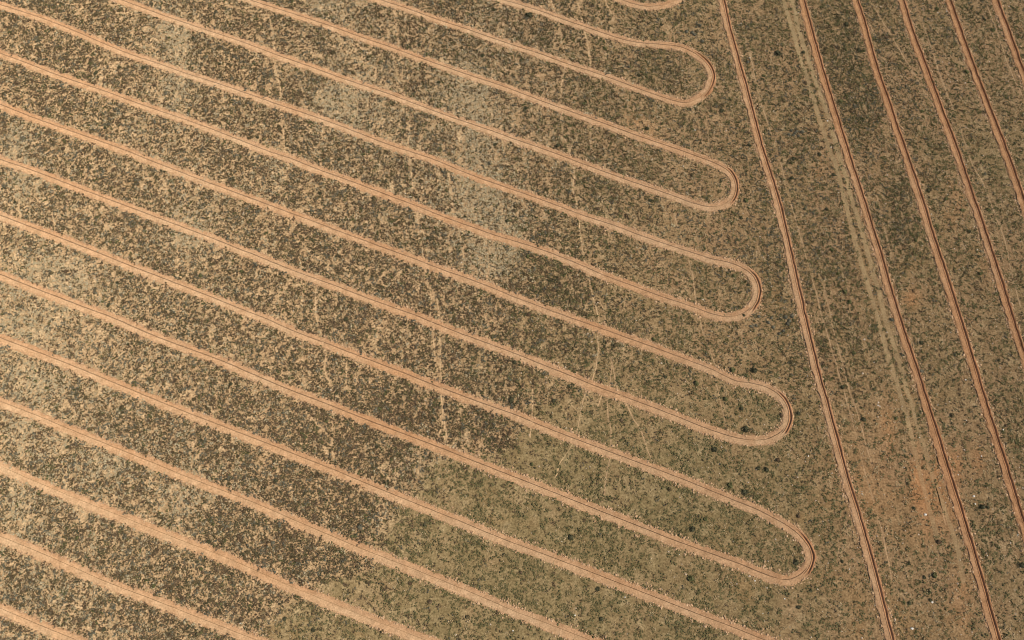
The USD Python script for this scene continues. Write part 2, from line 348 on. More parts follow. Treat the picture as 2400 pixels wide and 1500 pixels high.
WOOD = mat('twig_wood', {'n': ('noise_texture', {'scale': 30.0}), 'r': ('rgb_ramp', {'ramp': [(.3, (.07, .05, .035)), (.7, (.15, .12, .09))]}), 'p': ('principled_bsdf', {'roughness': .9})},
           [('n.fac', 'r.fac'), ('r.color', 'p.base_color')], 'p.BSDF')
STONE = mat('pale_stone', {'g': ('geometry', {}), 'n': ('noise_texture', {'scale': 12.0, 'detail': 4.0}), 'r': ('rgb_ramp', {'ramp': [(.3, (.46, .41, .33)), (.7, (.66, .61, .52))]}), 'p': ('principled_bsdf', {'roughness': .85})},
            [('g.position', 'n.vector'), ('n.fac', 'r.fac'), ('r.color', 'p.base_color')], 'p.BSDF')
PEBBLE = mat('field_pebble', {'g': ('geometry', {}), 'n': ('noise_texture', {'scale': 2.5, 'detail': 3.0}), 'r': ('rgb_ramp', {'ramp': [(.3, (.34, .24, .15)), (.7, (.54, .43, .31))]}), 'p': ('principled_bsdf', {'roughness': .9})},
             [('g.position', 'n.vector'), ('n.fac', 'r.fac'), ('r.color', 'p.base_color')], 'p.BSDF')
CLOD = mat('earth_clod', {'g': ('geometry', {}), 'n': ('noise_texture', {'scale': 3.0, 'detail': 3.0}), 'r': ('rgb_ramp', {'ramp': [(.3, (.32, .185, .095)), (.7, (.46, .305, .175))]}), 'p': ('principled_bsdf', {'roughness': 1.0, 'specular_ior_level': .1})},
           [('g.position', 'n.vector'), ('n.fac', 'r.fac'), ('r.color', 'p.base_color')], 'p.BSDF')
STEEL = mat('weathered_post', {'n': ('noise_texture', {'scale': 20.0, 'detail': 4.0}), 'r': ('rgb_ramp', {'ramp': [(.35, (.03, .025, .02)), (.7, (.09, .075, .06))]}), 'p': ('principled_bsdf', {'roughness': .7})},
            [('n.fac', 'r.fac'), ('r.color', 'p.base_color')], 'p.BSDF')

# ------------------------------------------------------------------ lines on the ground
HAIR = {k: catmull(ground(*np.array(p).T), .4) for k, p in HAIRPINS.items()}
ROW = {k: catmull(ground(*np.array(p).T), .4) for k, p in ROWS.items()}
UP = {k: catmull(ground(*np.array(p).T), .4) for k, p in UPRIGHT.items()}
RUT = [catmull(ground(*np.array(p).T), .35) for p in RUTS]
PATH = [catmull(ground(*np.array(p).T), .3) for _, p in FOOTPATHS]
ALL_TRACKS = [('hairpin', k, l) for k, l in HAIR.items()] + [('row', k, l) for k, l in ROW.items()] + [('upright', k, l) for k, l in UP.items()]
track_tree = cKDTree(np.vstack([l for _, _, l in ALL_TRACKS]))
path_tree = cKDTree(np.vstack(PATH))
rut_tree = cKDTree(np.vstack(RUT))

# ------------------------------------------------------------------ ground
def axis(lo, hi, step):
    far, g = [], step
    while sum(far) < 6000:
        g *= 1.45
        far.append(g)
    far = np.cumsum(far)
    return np.r_[lo - far[::-1], np.arange(lo, hi + step / 2, step), hi + far]


def soil_colour(x, y):
    scrub, pale, green, red, blue = fields(x, y)
    m1, m2 = fb(x, y, 3.5, 21), fb(x, y, 1.3, 25)
    sand = np.array([.40, .262, .135])
    c = np.empty(np.shape(x) + (3,))
    c[:] = sand
    px, _ = photo(x, y)
    east = np.clip((px - 900) / 900, 0, 1)[..., None]
    c = c * (1 - east) + np.array([.300, .185, .090]) * east
    k = np.clip(green * 1.0 + 1.1 * (m1 - .5) - .18, 0, .85)[..., None]
    c = c * (1 - k) + np.array([.200, .150, .066]) * k
    k = np.clip(pale * .4 + .8 * (m2 - .5), 0, .4)[..., None]
    c = c * (1 - k) + np.array([.45, .345, .20]) * k
    k = np.clip(red * .95 + .9 * (m1 - .5) - .12, 0, .8)[..., None]
    c = c * (1 - k) + np.array([.39, .195, .080]) * k
    return c * (.8 + .4 * m2[..., None])


gx, gy = axis(-126, 126, .36), axis(-62, 88, .36)
X, Y = np.meshgrid(gx, gy)
V = np.stack([X.ravel(), Y.ravel(), np.zeros(X.size)], 1)
V[track_tree.query(V[:, :2], distance_upper_bound=2)[0] < .42, 2] = -1.4     # dug out under the tracks, which have their own beds
i = np.arange(X.size).reshape(X.shape)
Q = np.stack([i[:-1, :-1].ravel(), i[:-1, 1:].ravel(), i[1:, 1:].ravel(), i[1:, :-1].ravel()], 1)
g = usdkit.mesh(stage, '/World/ground', (V, Q), GROUND)
colours(g, soil_colour(V[:, 0], V[:, 1]))
tag(g, kind='structure')

# ------------------------------------------------------------------ ripped tracks
S = np.array([-1.13, -1.12, -1.0, -.9, -.84, -.7, -.5, -.25, -.22, -.20, -.12, -.10, .10, .12, .20, .22, .3, .36, .44, .62, .7, .76, .82, .9, 1.0, 1.12, 1.13])


def prof(pairs, s):
    a, b = np.array(pairs).T
    return np.interp(s, a, b)


BED = [(-1.13, -.5), (-1.12, -.01), (-1.0, .04), (-.84, .07), (-.7, .085), (-.25, .08), (.10, .08), (.12, -.36), (.20, -.36), (.22, .09), (.5, .10), (.7, .12), (.9, .09), (1.0, .04), (1.12, -.01), (1.13, -.5)]
TRENCH = [(-1.13, -.5), (-1.12, -.01), (-.95, .005), (-.86, .15), (-.7, .17), (-.25, .15), (.10, .15), (.12, -.22), (.20, -.22), (.22, .16), (.30, .13), (.42, .03), (.60, -.02), (.68, .08), (.74, .24), (.86, .25), (1.0, .09), (1.12, -.01), (1.13, -.5)]


def make_track(name, line, label, redness, seed, slim):
    t, nrm = frame(line)
    n = len(line)
    arc = np.arange(n) * .4
    bend = np.clip((np.abs(t[:, 1]) - .55) / .3, 0, 1)
    bend = (bend * bend * (3 - 2 * bend))[:, None]
    up = np.sign(nrm[:, 1])[:, None]
    up[np.abs(t[:, 1]) > .97] = 1
    s = S[None] * (1 - .17 * (1 - bend) - slim * bend + .22 * (fb(arc, arc * 0, 7, seed) - .5)[:, None])
    wob = .10 * (n2(arc, arc * 0, 9, seed + 5) - .5) + .05 * (n2(arc, arc * 0, 1.3, seed + 6) - .5)
    h = (1 - bend) * prof(BED, (S[None] * up)) + bend * prof(TRENCH, np.repeat(S[None], n, 0))
    off = s + wob[:, None]
    edge = np.abs(S) > .8
    rag = np.stack([n2(arc, arc * 0 + k, .9, seed + 30 + k) - .5 for k in range(len(S))], 1)
    off[:, edge] += .55 * rag[:, edge]
    off[:, 20:24] += .14 * rag[:, 20:21]
    P = line[:, None] + nrm[:, None] * off[..., None]
    rough = .05 * (n2(P[..., 0], P[..., 1], .5, seed + 9) - .5)
    h = np.where(h > .02, h + rough * (1 + 1.2 * edge), h)
    v = np.concatenate([P, h[..., None]], -1).reshape(-1, 3)
    i = np.arange(n * len(S)).reshape(n, len(S))
    q = np.stack([i[:-1, :-1].ravel(), i[1:, :-1].ravel(), i[1:, 1:].ravel(), i[:-1, 1:].ravel()], 1)
    pale, ginger, fresh = np.array([.47, .310, .172]), np.array([.42, .225, .104]), np.array([.34, .155, .066])
    m = np.clip(redness + 1.2 * (fb(P[..., 0], P[..., 1], 22, 41, octaves=3) - .47) + .35 * (n2(P[..., 0], P[..., 1], 1.1, 43) - .5), 0, 1)[..., None]
    c = pale * (1 - m) + ginger * m
    side = np.clip((S[None] * np.where(bend > .5, 1, up) - .15) / .3, 0, 1) * (.25 + .55 * bend)
    c = c * (1 - side[..., None]) + fresh * side[..., None]
    rim = (np.clip((np.abs(S[None]) - .86) / .14, 0, 1) * .5)[..., None]
    c = c * (1 - rim) + np.array([.38, .215, .11]) * rim
    x = UsdGeom.Xform.Define(stage, '/World/' + numbered(name))
    tag(x, label, 'dirt track', kind='structure')
    b = usdkit.mesh(stage, f'{x.GetPath()}/track_bed', (v, q), TRACK, smooth=50 if False else False)
    colours(b, c.reshape(-1, 3))
    # clods thrown to both sides
    r = np.random.default_rng(seed)
    per = 13.0
    k = int(arc[-1] * per)
    j = r.integers(0, n, k)
    side = np.where(r.random(k) < .62, 1.0, -1.0)
    lift = np.where(bend[j, 0] > .5, 1, up[j, 0])
    d = side * (.70 + np.abs(r.normal(0, .36, k))) * lift
    size = np.clip(r.lognormal(-2.2, .38, k), .05, .24)
    p = line[j] + nrm[j] * d[:, None] + t[j] * r.uniform(-.2, .2, (k, 1))
    z = np.where(np.abs(d) < 1.05, .02, 0) + size * .1
    instancer(f'{x.GetPath()}/earth_clods', [('clod', CLODS[0], CLOD), ('clod_001', CLODS[1], CLOD), ('clod_002', CLODS[2], CLOD)],
              np.c_[p, z], r.choice(3, k, p=[.45, .4, .15]), r.uniform(0, 6.28, k), size[:, None] * r.uniform(.7, 1.4, (k, 3)), None)
    tag(stage.GetPrimAtPath(f'{x.GetPath()}/earth_clods'), kind='stuff')


def lump(seed, rough=.3, sub=0):
    m = trimesh.creation.icosphere(sub, 1.0)
    r = np.random.default_rng(seed)
    v = m.vertices * (1 + rough * r.uniform(-1, 1, (len(m.vertices), 1)))
    v[:, 2] *= .75
    return (v, m.faces)


CLODS = [lump(1), lump(2), lump(3, .4)]
ORD = {'farthest': 0, 'first': 1, 'second': 2, 'third': 3, 'fourth': 4, 'fifth': 5}
HL = {
    'farthest': 'farthest hairpin dirt track, only its curved end dips into the far edge',
    'first': 'narrow hairpin dirt track, the farthest one whose whole bend is in view',
    'second': 'second whole hairpin of ripped dirt track from the far edge',
    'third': 'third hairpin of ripped dirt track, a small dark bush lying on its bend',
    'fourth': 'fourth hairpin of ripped dirt track, its arm kinked just before the bend',
    'fifth': 'nearest hairpin of ripped dirt track, with the widest bend',
}
RL = {
    'sixth': 'straight ripped dirt track, first one below the nearest hairpin',
    'seventh': 'straight ripped dirt track, second one below the nearest hairpin',
    'eighth': 'orange straight dirt track, third one below the nearest hairpin',
    'ninth': 'straight dirt track through pale scrub, second from the near left corner',
    'tenth': 'short piece of dirt track cutting off the near left corner',
}
UL = {
    'first': 'long ripped track with a dark trench, passing just beyond the hairpin bends',
    'second': 'wavering red ripped track just right of the two wheel ruts',
    'third': 'ripped red track with a dark trench, next right of the wavering one',
    'fourth': 'ripped red track with a dark trench, third from the right edge at the top',
    'fifth': 'ripped red track with a dark trench, second from the right edge at the top',
    'sixth': 'short ripped red track across the far right corner',
}
n = 0
for kind, key, line in ALL_TRACKS:
    n += 1
    lab = {'hairpin': HL, 'row': RL, 'upright': UL}[kind][key]
    red = {'hairpin': .35, 'row': .3, 'upright': .95 if key != 'first' else .55}[kind]
    make_track('dirt_track', line, lab, red, 100 * n, .22 if kind == 'upright' else .15)


# ------------------------------------------------------------------ wheel ruts and footpaths
def strip(name, line, width, z, colour, label, category, seed, broken=0.0, kind='structure'):
    t, nrm = frame(line)
    arc = np.arange(len(line)) * .3
    w = width * (.75 + .5 * fb(arc, arc * 0, 5, seed, octaves=3))
    if broken:
        w = w * np.clip((n2(arc, arc * 0, 4.0, seed + 3) - broken) / .15, 0.12, 1)
    w[[0, -1]] *= .2
    mid = line + nrm * (.22 * (n2(arc, arc * 0, 1.7, seed + 1) - .5))[:, None]
    l = mid + nrm * (w * .5 * (.8 + .4 * n2(arc, arc * 0, 1.1, seed + 7)))[:, None]
    r = mid - nrm * (w * .5 * (.8 + .4 * n2(arc, arc * 0, 1.1, seed + 8)))[:, None]
    P = np.stack([l, (l + r) / 2, r], 1)
    v = np.concatenate([P, np.full(P.shape[:2] + (1,), z)], -1).reshape(-1, 3)
    i = np.arange(len(line) * 3).reshape(-1, 3)
    q = np.vstack([np.stack([i[:-1, k], i[:-1, k + 1], i[1:, k + 1], i[1:, k]], 1)[:, ::-1] for k in (0, 1)])
    m = usdkit.mesh(stage, '/World/' + numbered(name), (v, q), PATHSOIL)
    c = np.asarray(colour) * (.8 + .4 * n2(v[:, 0], v[:, 1], 2.5, seed))[:, None]
    red = fields(v[:, 0], v[:, 1])[3][:, None]
    colours(m, c * (1 - .7 * red) + np.array([.42, .225, .10]) * .7 * red)
    tag(m, label, category, kind=kind)


strip('wheel_rut', RUT[0], .80, .004, (.320, .225, .112), 'left of the two worn wheel ruts left of the wavering red track', 'wheel rut', 501)
strip('wheel_rut', RUT[1], .80, .004, (.320, .225, .112), 'right of the two worn wheel ruts left of the wavering red track', 'wheel rut', 502)
for k, ((where, _), line) in enumerate(zip(FOOTPATHS, PATH)):
    px, _ = photo(*line.mean(0))
    col = (.46, .31, .165) if px < 1400 else (.40, .265, .14)
    strip('footpath', line, .22, .004, col, 'narrow bare footpath ' + where, 'footpath', 600 + k, .12)


# ------------------------------------------------------------------ plants
def shrub_mesh(seed, leaves=46, lobes=3, flat=.62):
    """A low bush of radius 1: lumpy heart and many leaf-sized faces standing out of it."""
    r = np.random.default_rng(seed)
    vs, fs, at = [], [], 0
    for k in range(lobes):
        m = trimesh.creation.icosphere(1 if leaves > 90 else 0, 1.0)
        v = m.vertices * (1 + .28 * r.uniform(-1, 1, (len(m.vertices), 1))) * r.uniform(.42, .62)
        v[:, 2] *= .8
        v += [r.uniform(-.38, .38), r.uniform(-.38, .38), .3 + r.uniform(0, .14)]
        vs.append(v); fs.append(m.faces + at); at += len(v)
    a, u = r.uniform(0, 2 * np.pi, leaves), r.random(leaves)
    el = np.arcsin(u ** .7)
    rad = r.uniform(.55, 1.0, leaves)
    c = np.stack([np.cos(a) * np.cos(el) * rad, np.sin(a) * np.cos(el) * rad, .18 + np.sin(el) * rad * flat], 1)
    d = c - [0, 0, .1]
    d /= np.linalg.norm(d, axis=1, keepdims=True)
    side = np.cross(d, r.normal(size=(leaves, 3)))
    side /= np.linalg.norm(side, axis=1, keepdims=True)
    ln, wd = r.uniform(.18, .36, (leaves, 1)), r.uniform(.10, .2, (leaves, 1))
    tri = np.stack([c - side * wd - d * ln * .4, c + side * wd - d * ln * .4, c + d * ln], 1)
    tri[..., 2] = np.maximum(tri[..., 2], .02)
    vs.append(tri.reshape(-1, 3)); fs.append(np.arange(leaves * 3).reshape(-1, 3) + at)
    return np.vstack(vs), np.vstack(fs)


def tuft_mesh(seed, blades=16, up=.9):
    r = np.random.default_rng(seed)
    a = r.uniform(0, 2 * np.pi, blades)
    lean = r.uniform(.1, 1.0, blades)
    tip = np.stack([np.cos(a) * lean, np.sin(a) * lean, up * (1.15 - .6 * lean) * r.uniform(.7, 1.1, blades)], 1)
    foot = np.stack([np.cos(a) * .3 * r.random(blades), np.sin(a) * .3 * r.random(blades), np.zeros(blades)], 1)
    side = np.stack([-np.sin(a), np.cos(a), np.zeros(blades)], 1) * r.uniform(.12, .22, (blades, 1))
    tri = np.stack([foot - side, foot + side, tip], 1)
    return tri.reshape(-1, 3), np.arange(blades * 3).reshape(-1, 3)


def spread(step, seed):
    r = np.random.default_rng(seed)
    xs, ys = np.meshgrid(np.arange(-122, 122, step), np.arange(-60, 86, step))
    x = xs.ravel() + r.uniform(-.55, .55, xs.size) * step
    y = ys.ravel() + r.uniform(-.55, .55, xs.size) * step
    px, py = photo(x, y)
    ok = (px > -90) & (px < 2490) & (py > -80) & (py < 1590)
    return x[ok], y[ok], px[ok], py[ok], r


def clear_of(x, y, track, path, rut):
    p = np.c_[x, y]
    ok = track_tree.query(p, distance_upper_bound=3)[0] > track
    ok &= path_tree.query(p, distance_upper_bound=2)[0] > path
    ok &= rut_tree.query(p, distance_upper_bound=2)[0] > rut
    return ok


def cluster(parts, radius, seed, make):
    """A few small plants standing together, within 1 of the origin."""
    r = np.random.default_rng(seed)
    vs, fs, at = [], [], 0
    for k in range(parts):
        v, f = make(seed * 17 + k)
        a, d = 2.4 * k + r.uniform(0, 1), 1.0 * math.sqrt((k + .3) / parts)
        q = r.uniform(0, 6.28)
        c, s = math.cos(q), math.sin(q)
        e = radius * r.uniform(.65, 1.35)
        v = v @ np.array([[c, -s, 0], [s, c, 0], [0, 0, 1]]).T * e + [d * math.cos(a), d * math.sin(a), 0]
        vs.append(v); fs.append(np.asarray(f) + at); at += len(v)
    return np.vstack(vs), np.vstack(fs)


# scrub: tens of thousands of low bushes
x, y, px, py, r = spread(.35, 31)
scrub, pale, green, red, blue = fields(x, y)
clump = fb(x, y, 1.7, 51, 2.2, octaves=3)
seeds = np.random.default_rng(5).uniform([-130, -40], [130, 56], (36000, 2))            # bare cracks run between the clumps, mostly down the slope
two = cKDTree(seeds).query(np.c_[x + .5 * (n2(x, y, 1.1, 58) - .5), y * .6 + .5 * (n2(x, y, 1.1, 59) - .5)], k=2)[0]
crack = np.clip((two[:, 1] - two[:, 0]) / .12, .12, 1)
streak = n2(x, y, .9, 57, 7.0)
prob = scrub ** 1.25 * np.clip(.90 + 1.6 * (clump - .48) + .6 * (streak - .5), .08, 1.2) * crack
keep = (r.random(len(x)) < prob * 1.0) & clear_of(x, y, r.uniform(.78, 1.15, len(x)), .24, .52)
x, y, px, py, scrub, pale, green, red, blue = (a[keep] for a in (x, y, px, py, scrub, pale, green, red, blue))
m = len(x)
east = np.clip((px - 1000) / 800, 0, 1)
rad = np.clip(r.lognormal(-1.20, .26, m), .16, .5) * (.75 + .3 * scrub) * (1 - .2 * east)
w = np.stack([.52 - .2 * east, .28 * (1 - .5 * east), .05 + .32 * east, .06 + .25 * pale + .8 * blue, .06 + .26 * east], 1)
tone = n2(x, y, 4, 61)
w[:, 1] *= .4 + 1.6 * tone
w[:, 2] *= 1.8 - 1.6 * tone
w = np.cumsum(w / w.sum(1, keepdims=True), 1)
which = (r.random(m)[:, None] > w).sum(1).clip(0, 4)
kinds = ['olive', 'brown', 'green', 'grey', 'dark']
protos = [(f'{k}_bush' + (f'_{j:03d}' if j else ''), cluster(3, .55, 70 + 10 * a + j, lambda q: shrub_mesh(q, 16, 1)), PLANT[k]) for a, k in enumerate(kinds) for j in range(3)]
sc = instancer('/World/scrub', protos, np.c_[x, y, np.zeros(m)], which * 3 + r.integers(0, 3, m), r.uniform(0, 6.28, m),
               np.stack([rad * r.uniform(.8, 1.25, m), rad * r.uniform(.8, 1.25, m), rad * r.uniform(.75, 1.25, m)], 1), None)
tag(sc, 'low dark scrub bushes crowding the strips between the tracks', 'scrub', kind='stuff')
N_SCRUB = m

# straw and silver grass
x, y, px, py, r = spread(.44, 32)
scrub, pale, green, red, blue = fields(x, y)
prob = (.20 + .85 * pale) * np.clip(1.0 + 2.2 * (fb(x, y, 2.2, 71) - .5), .1, 1.5) * np.clip(1.25 - green, .2, 1)
keep = (r.random(len(x)) < prob * .8) & clear_of(x, y, r.uniform(.72, 1.1, len(x)), .15, .3)
x, y, px, pale = x[keep], y[keep], px[keep], pale[keep]
m = len(x)
size = np.clip(r.lognormal(-1.35, .28, m), .12, .45)
silver = r.random(m) < np.clip(pale * 1.1, 0, .85)
protos = [(nm + (f'_{j:03d}' if j else ''), cluster(4, .55, 200 + j + 10 * a, lambda q: shrub_mesh(q, 14, 1, .5)), mt) for a, (nm, mt) in enumerate((('straw_tuft', STRAW), ('silver_tuft', SILVER))) for j in range(3)]
gr = instancer('/World/dry_grass', protos, np.c_[x, y, np.zeros(m)], silver * 3 + r.integers(0, 3, m), r.uniform(0, 6.28, m), np.stack([size, size, size * r.uniform(.6, 1.2, m)], 1), None)
tag(gr, 'pale dry grass tufts among the scrub, thickest in the whitish patches', 'dry grass', kind='stuff')
N_GRASS = m

# green ground cover
x, y, px, py, r = spread(.44, 33)
scrub, pale, green, red, blue = fields(x, y)
prob = green * np.clip(.55 + 2.4 * (fb(x, y, 3.0, 81, 4.5) - .5), .05, 1.2)
keep = (r.random(len(x)) < prob * .75) & clear_of(x, y, r.uniform(.72, 1.1, len(x)), .15, .22)
x, y = x[keep], y[keep]
m = len(x)
size = np.clip(r.lognormal(-1.35, .3, m), .12, .45)
gc = instancer('/World/ground_cover', [('low_tuft' + (f'_{j:03d}' if j else ''), cluster(4, .55, 300 + j, lambda q: shrub_mesh(q, 12, 1, .5)), COVER) for j in range(3)], np.c_[x, y, np.zeros(m)], r.integers(0, 3, m), r.uniform(0, 6.28, m),
               np.stack([size, size, size * r.uniform(.4, .9, m)], 1), None)
tag(gc, 'short olive green herbs covering the barer ground', 'ground cover', kind='stuff')
N_COVER = m

# pebbles
x, y, px, py, r = spread(1.1, 34)
scrub, pale, green, red, blue = fields(x, y)
keep = (r.random(len(x)) < .10 + .5 * np.clip((px - 1300) / 1200, 0, 1)) & clear_of(x, y, .9, .1, .1)
x, y = x[keep], y[keep]
m = len(x)
size = np.clip(r.lognormal(-2.75, .4, m), .03, .16)
pb = instancer('/World/pebbles', [('pebble', CLODS[0], PEBBLE), ('pebble_001', CLODS[2], STONE)], np.c_[x, y, size * .2], r.choice(2, m, p=[.93, .07]), r.uniform(0, 6.28, m), size[:, None] * r.uniform(.7, 1.3, (m, 3)), None)
tag(pb, 'small pale pebbles strewn over the open ground', 'pebbles', kind='stuff')

# ------------------------------------------------------------------ the largest bushes, one by one
def make_bush(kind, key, label, group, pos, rad, yaw, seed):
    x = UsdGeom.Xform.Define(stage, '/World/' + numbered('shrub'))
    x.AddTranslateOp().Set(Gf.Vec3d(*pos))
    x.AddRotateZOp().Set(math.degrees(yaw))
    x.AddScaleOp().Set(Gf.Vec3f(*rad))
    if key not in bush_first:
        bush_first[key] = x.GetPath()
        usdkit.mesh(stage, f'{x.GetPath()}/foliage', shrub_mesh(seed, 130, 5), PLANT[kind])
        stem = [trimesh.creation.cylinder(radius=.045, segment=[(0, 0, 0), (.35 * math.cos(q), .35 * math.sin(q), .5)], sections=5) for q in (0.4, 2.3, 4.4)]
        usdkit.mesh(stage, f'{x.GetPath()}/stem', trimesh.util.concatenate(stem), WOOD)
    else:
        x.GetPrim().GetReferences().AddInternalReference(bush_first[key])
        x.GetPrim().SetInstanceable(True)
    tag(x, label, 'shrub', group)


bush_first = {}
NAMED = [  # (px, py, radius in photo pixels, kind, label)
    (1823, 126, 8.5, 'dark', 'solitary large blackish bush left of the two wheel ruts near the far edge'),
    (1882, 123, 5, 'dark', 'small dark bush standing between the two wheel ruts'),
    (1887, 194, 4.5, 'brown', 'small brown bush on the left wheel rut'),
    (1743, 739, 5, 'dark', 'dark bush lying on the bend of the third hairpin track'),
    (1879, 310, 6, 'grey', 'blue grey bush at the right end of the bluish clump left of the ruts'),
    (1937, 491, 5.5, 'dark', 'dark bush at the foot of the farthest fence post'),
    (1980, 684, 6.5, 'green', 'dark green bush with pale dry side behind the second farthest post'),
    (1990, 708, 6.5, 'green', 'long green bush just in front of the second farthest post'),
    (2048, 913, 4.5, 'green', 'small green bush at the foot of the third fence post'),
    (2178, 1388, 4.5, 'green', 'small deep green bush at the foot of the nearest fence post'),
    (2301, 1188, 8, 'dark', 'large dark bush right of the wavering red track near the right edge'),
    (2315, 1189, 5, 'dark', 'dark bush just right of the large dark one near the right edge'),
    (2199, 1270, 6, 'brown', 'dark brown bush in the red soil left of the wavering track'),
    (2395, 1325, 8, 'dark', 'dark bush cut by the right edge, low in the photo'),
    (2190, 1348, 7, 'green', 'dark flat bush farther up from the nearest fence post'),
    (2166, 1353, 5, 'dark', 'small dark bush beside a pale bare spot near the nearest post'),
    (2180, 1406, 5, 'dark', 'dark bush with a white stone on its right, below the nearest post'),
    (1767, 868, 9, 'dark', 'broad dark bush just above the kinked arm of the fourth hairpin'),
    (1717, 867, 7, 'green', 'dark green bush above the arm of the fourth hairpin'),
    (1700, 936, 7, 'green', 'round green bush inside the fourth hairpin'),
    (1748, 1007, 10, 'dark', 'widest dark bush in the fourth hairpin, near its lower arm'),
    (1738, 958, 6, 'dark', 'round dark bush in the middle of the fourth hairpin'),
    (1632, 899, 7, 'green', 'green bush inside the fourth hairpin beside its left footpath'),
    (1831, 973, 6, 'brown', 'brownish bush hugging the inside of the fourth hairpin bend'),
    (1871, 969, 6, 'dark', 'dark bush just outside the fourth hairpin bend'),
    (1675, 1054, 8, 'dark', 'dark bush below the lower arm of the fourth hairpin'),
    (1796, 1100, 7, 'dark', 'right one of two dark bushes between the fourth and fifth hairpins'),
    (1777, 1098, 6, 'dark', 'left one of two dark bushes between the fourth and fifth hairpins'),
    (1746, 1154, 8, 'dark', 'dark bush just above the upper arm of the fifth hairpin'),
    (1711, 1137, 7, 'green', 'greenish bush above the upper arm of the fifth hairpin'),
    (1974, 908, 6, 'dark', 'dark bush on the footpath right of the first straight track'),
    (2023, 983, 7, 'dark', 'dark bush in the strip of scrub below the third fence post'),
    (2160, 870, 6, 'grey', 'grey green bush at the left of the third straight strip'),
    (2158, 804, 7, 'dark', 'dark bush right of the second straight track'),
    (2090, 750, 6, 'grey', 'blue green bush between the right rut and the wavering track'),
    (1871, 1210, 5, 'brown', 'dark bush outside the fifth hairpin bend'),
    (1866, 1318, 7, 'dark', 'dark bush inside the fifth hairpin bend'),
    (1516, 302, 6, 'dark', 'dark bush under the lower arm of the first hairpin'),
    (1307, 342, 7, 'dark', 'dark bush on the upper edge of the second hairpin, left of a footpath'),
    (1240, 37, 9, 'dark', 'long dark bush below the first hairpin near the far edge'),
    (1198, 938, 9, 'dark', 'dark bush at the end of the dark scrub, above the fifth hairpin'),
    (1623, 1240, 8, 'dark', 'dark bush inside the fifth hairpin, left half'),
    (1337, 1259, 7, 'dark', 'dark bush below the fifth hairpin in the green ground'),
    (1618, 1356, 9, 'green', 'broad low green bush between the fifth hairpin and the next row'),
    (1008, 1410, 6, 'brown', 'dark bush in the green ground between the two lowest middle rows'),
    (845, 1235, 8, 'grey', 'pale blue grey bush above the second straight row, lower middle'),
]
for q, (dx, dy) in enumerate([(-25, -4), (-20, 6), (-12, -3), (-8, 8), (-16, 1), (-30, 5)]):
    NAMED.append((1879 + dx, 311 + dy, 4.5, 'grey', 'blue grey bush in the bluish clump left of the two ruts'))
for q, (bx, by) in enumerate([(1841, 744), (1850, 752), (1846, 760), (1856, 742), (1801, 756), (1812, 767), (1808, 745), (1836, 776), (1779, 742), (1772, 763), (1760, 765), (1827, 782)]):
    NAMED.append((bx, by, 5 if q > 3 else 6, 'grey', 'blue grey bush in the bluish cluster beside the third hairpin bend'))
for bx, by in [(1623, 77), (1628, 82), (1646, 98), (1609, 75), (1752, 146), (1640, 60)]:
    NAMED.append((bx, by, 5, 'grey', 'blue grey bush near the bend of the first hairpin'))

used = []
KIND_WORD = {'olive': 'olive', 'brown': 'brownish', 'green': 'dark green', 'grey': 'grey', 'dark': 'blackish'}
groups = {}
for bx, by, br, kind, lab in NAMED:
    groups[lab] = groups.get(lab, 0) + 1


def metres(br, by):
    return br / F * np.hypot(ALT, ground(1200, by)[1] - CY) * .95


rb = np.random.default_rng(99)
for bx, by, br, kind, lab in NAMED:
    p = ground(bx, by)
    rm = metres(br, by) * .88
    used.append(p)
    make_bush(kind, kind, lab, ('bushes: ' + lab) if groups[lab] > 1 else None, (p[0], p[1], 0), (rm * rb.uniform(.9, 1.2), rm * rb.uniform(.85, 1.1), rm * rb.uniform(.8, 1.05)), rb.uniform(0, 6.28), {'olive': 901, 'brown': 902, 'green': 903, 'grey': 904, 'dark': 905}[kind])


# others stand out by size: spread over the whole picture
def place_words(px, py):
    """Which strip a point of the photograph lies in."""
    if px > np.interp(py, [0, 362, 745, 1120, 1500], [1691, 1786, 1882, 1981, 2085]):
        lines = [np.array(v) for v in UPRIGHT.values()]
        k = sum(px > np.interp(py, l[:, 1], l[:, 0]) for l in lines)
        return ['', 'left of the wavering track', 'right of the wavering track', 'between the third and fourth straight tracks', 'between the fourth and fifth straight tracks', 'between the fifth and sixth straight tracks', 'beyond the sixth straight track'][k]
    arms = []
    for key, l in HAIRPINS.items():
        l = np.array(l, float)
        top = int(np.argmax(l[:, 0]))
        a, b = l[:top + 1], l[top:][::-1]
        if px < l[:, 0].max() - 2:
            ya, yb = np.interp(px, a[:, 0], a[:, 1]), np.interp(px, b[:, 0], b[:, 1])
            arms.append((key, min(ya, yb), max(ya, yb)))
    ranks = {'farthest': 'farthest', 'first': 'first', 'second': 'second', 'third': 'third', 'fourth': 'fourth', 'fifth': 'fifth'}
    for key, ya, yb in arms:
        if ya < py < yb:
            return f'inside the {ranks[key]} hairpin'
    above = [key for key, ya, yb in arms if yb < py]
    rows = [k for k, l in ROWS.items() if py > np.interp(px, *np.array(l, float).T)]
    if rows:
        return {'sixth': 'below the first straight row', 'seventh': 'below the second straight row', 'eighth': 'below the third straight row', 'ninth': 'below the fourth straight row', 'tenth': 'in the near left corner'}[rows[-1]]
    last = [k for k in ORD if k in above]
    if px > 1668 and len(last) < 5:
        return 'beyond the hairpin bends'
    return f'below the {ranks[last[-1]]} hairpin' if last else 'above the first hairpin'


def side_words(px):
    for lim, word in ((240, 'at the left edge'), (600, 'in the left part'), (1000, 'left of the middle'), (1400, 'in the middle'), (1800, 'right of the middle'), (2200, 'in the right part'), (9999, 'at the right edge')):
        if px < lim:
            return word


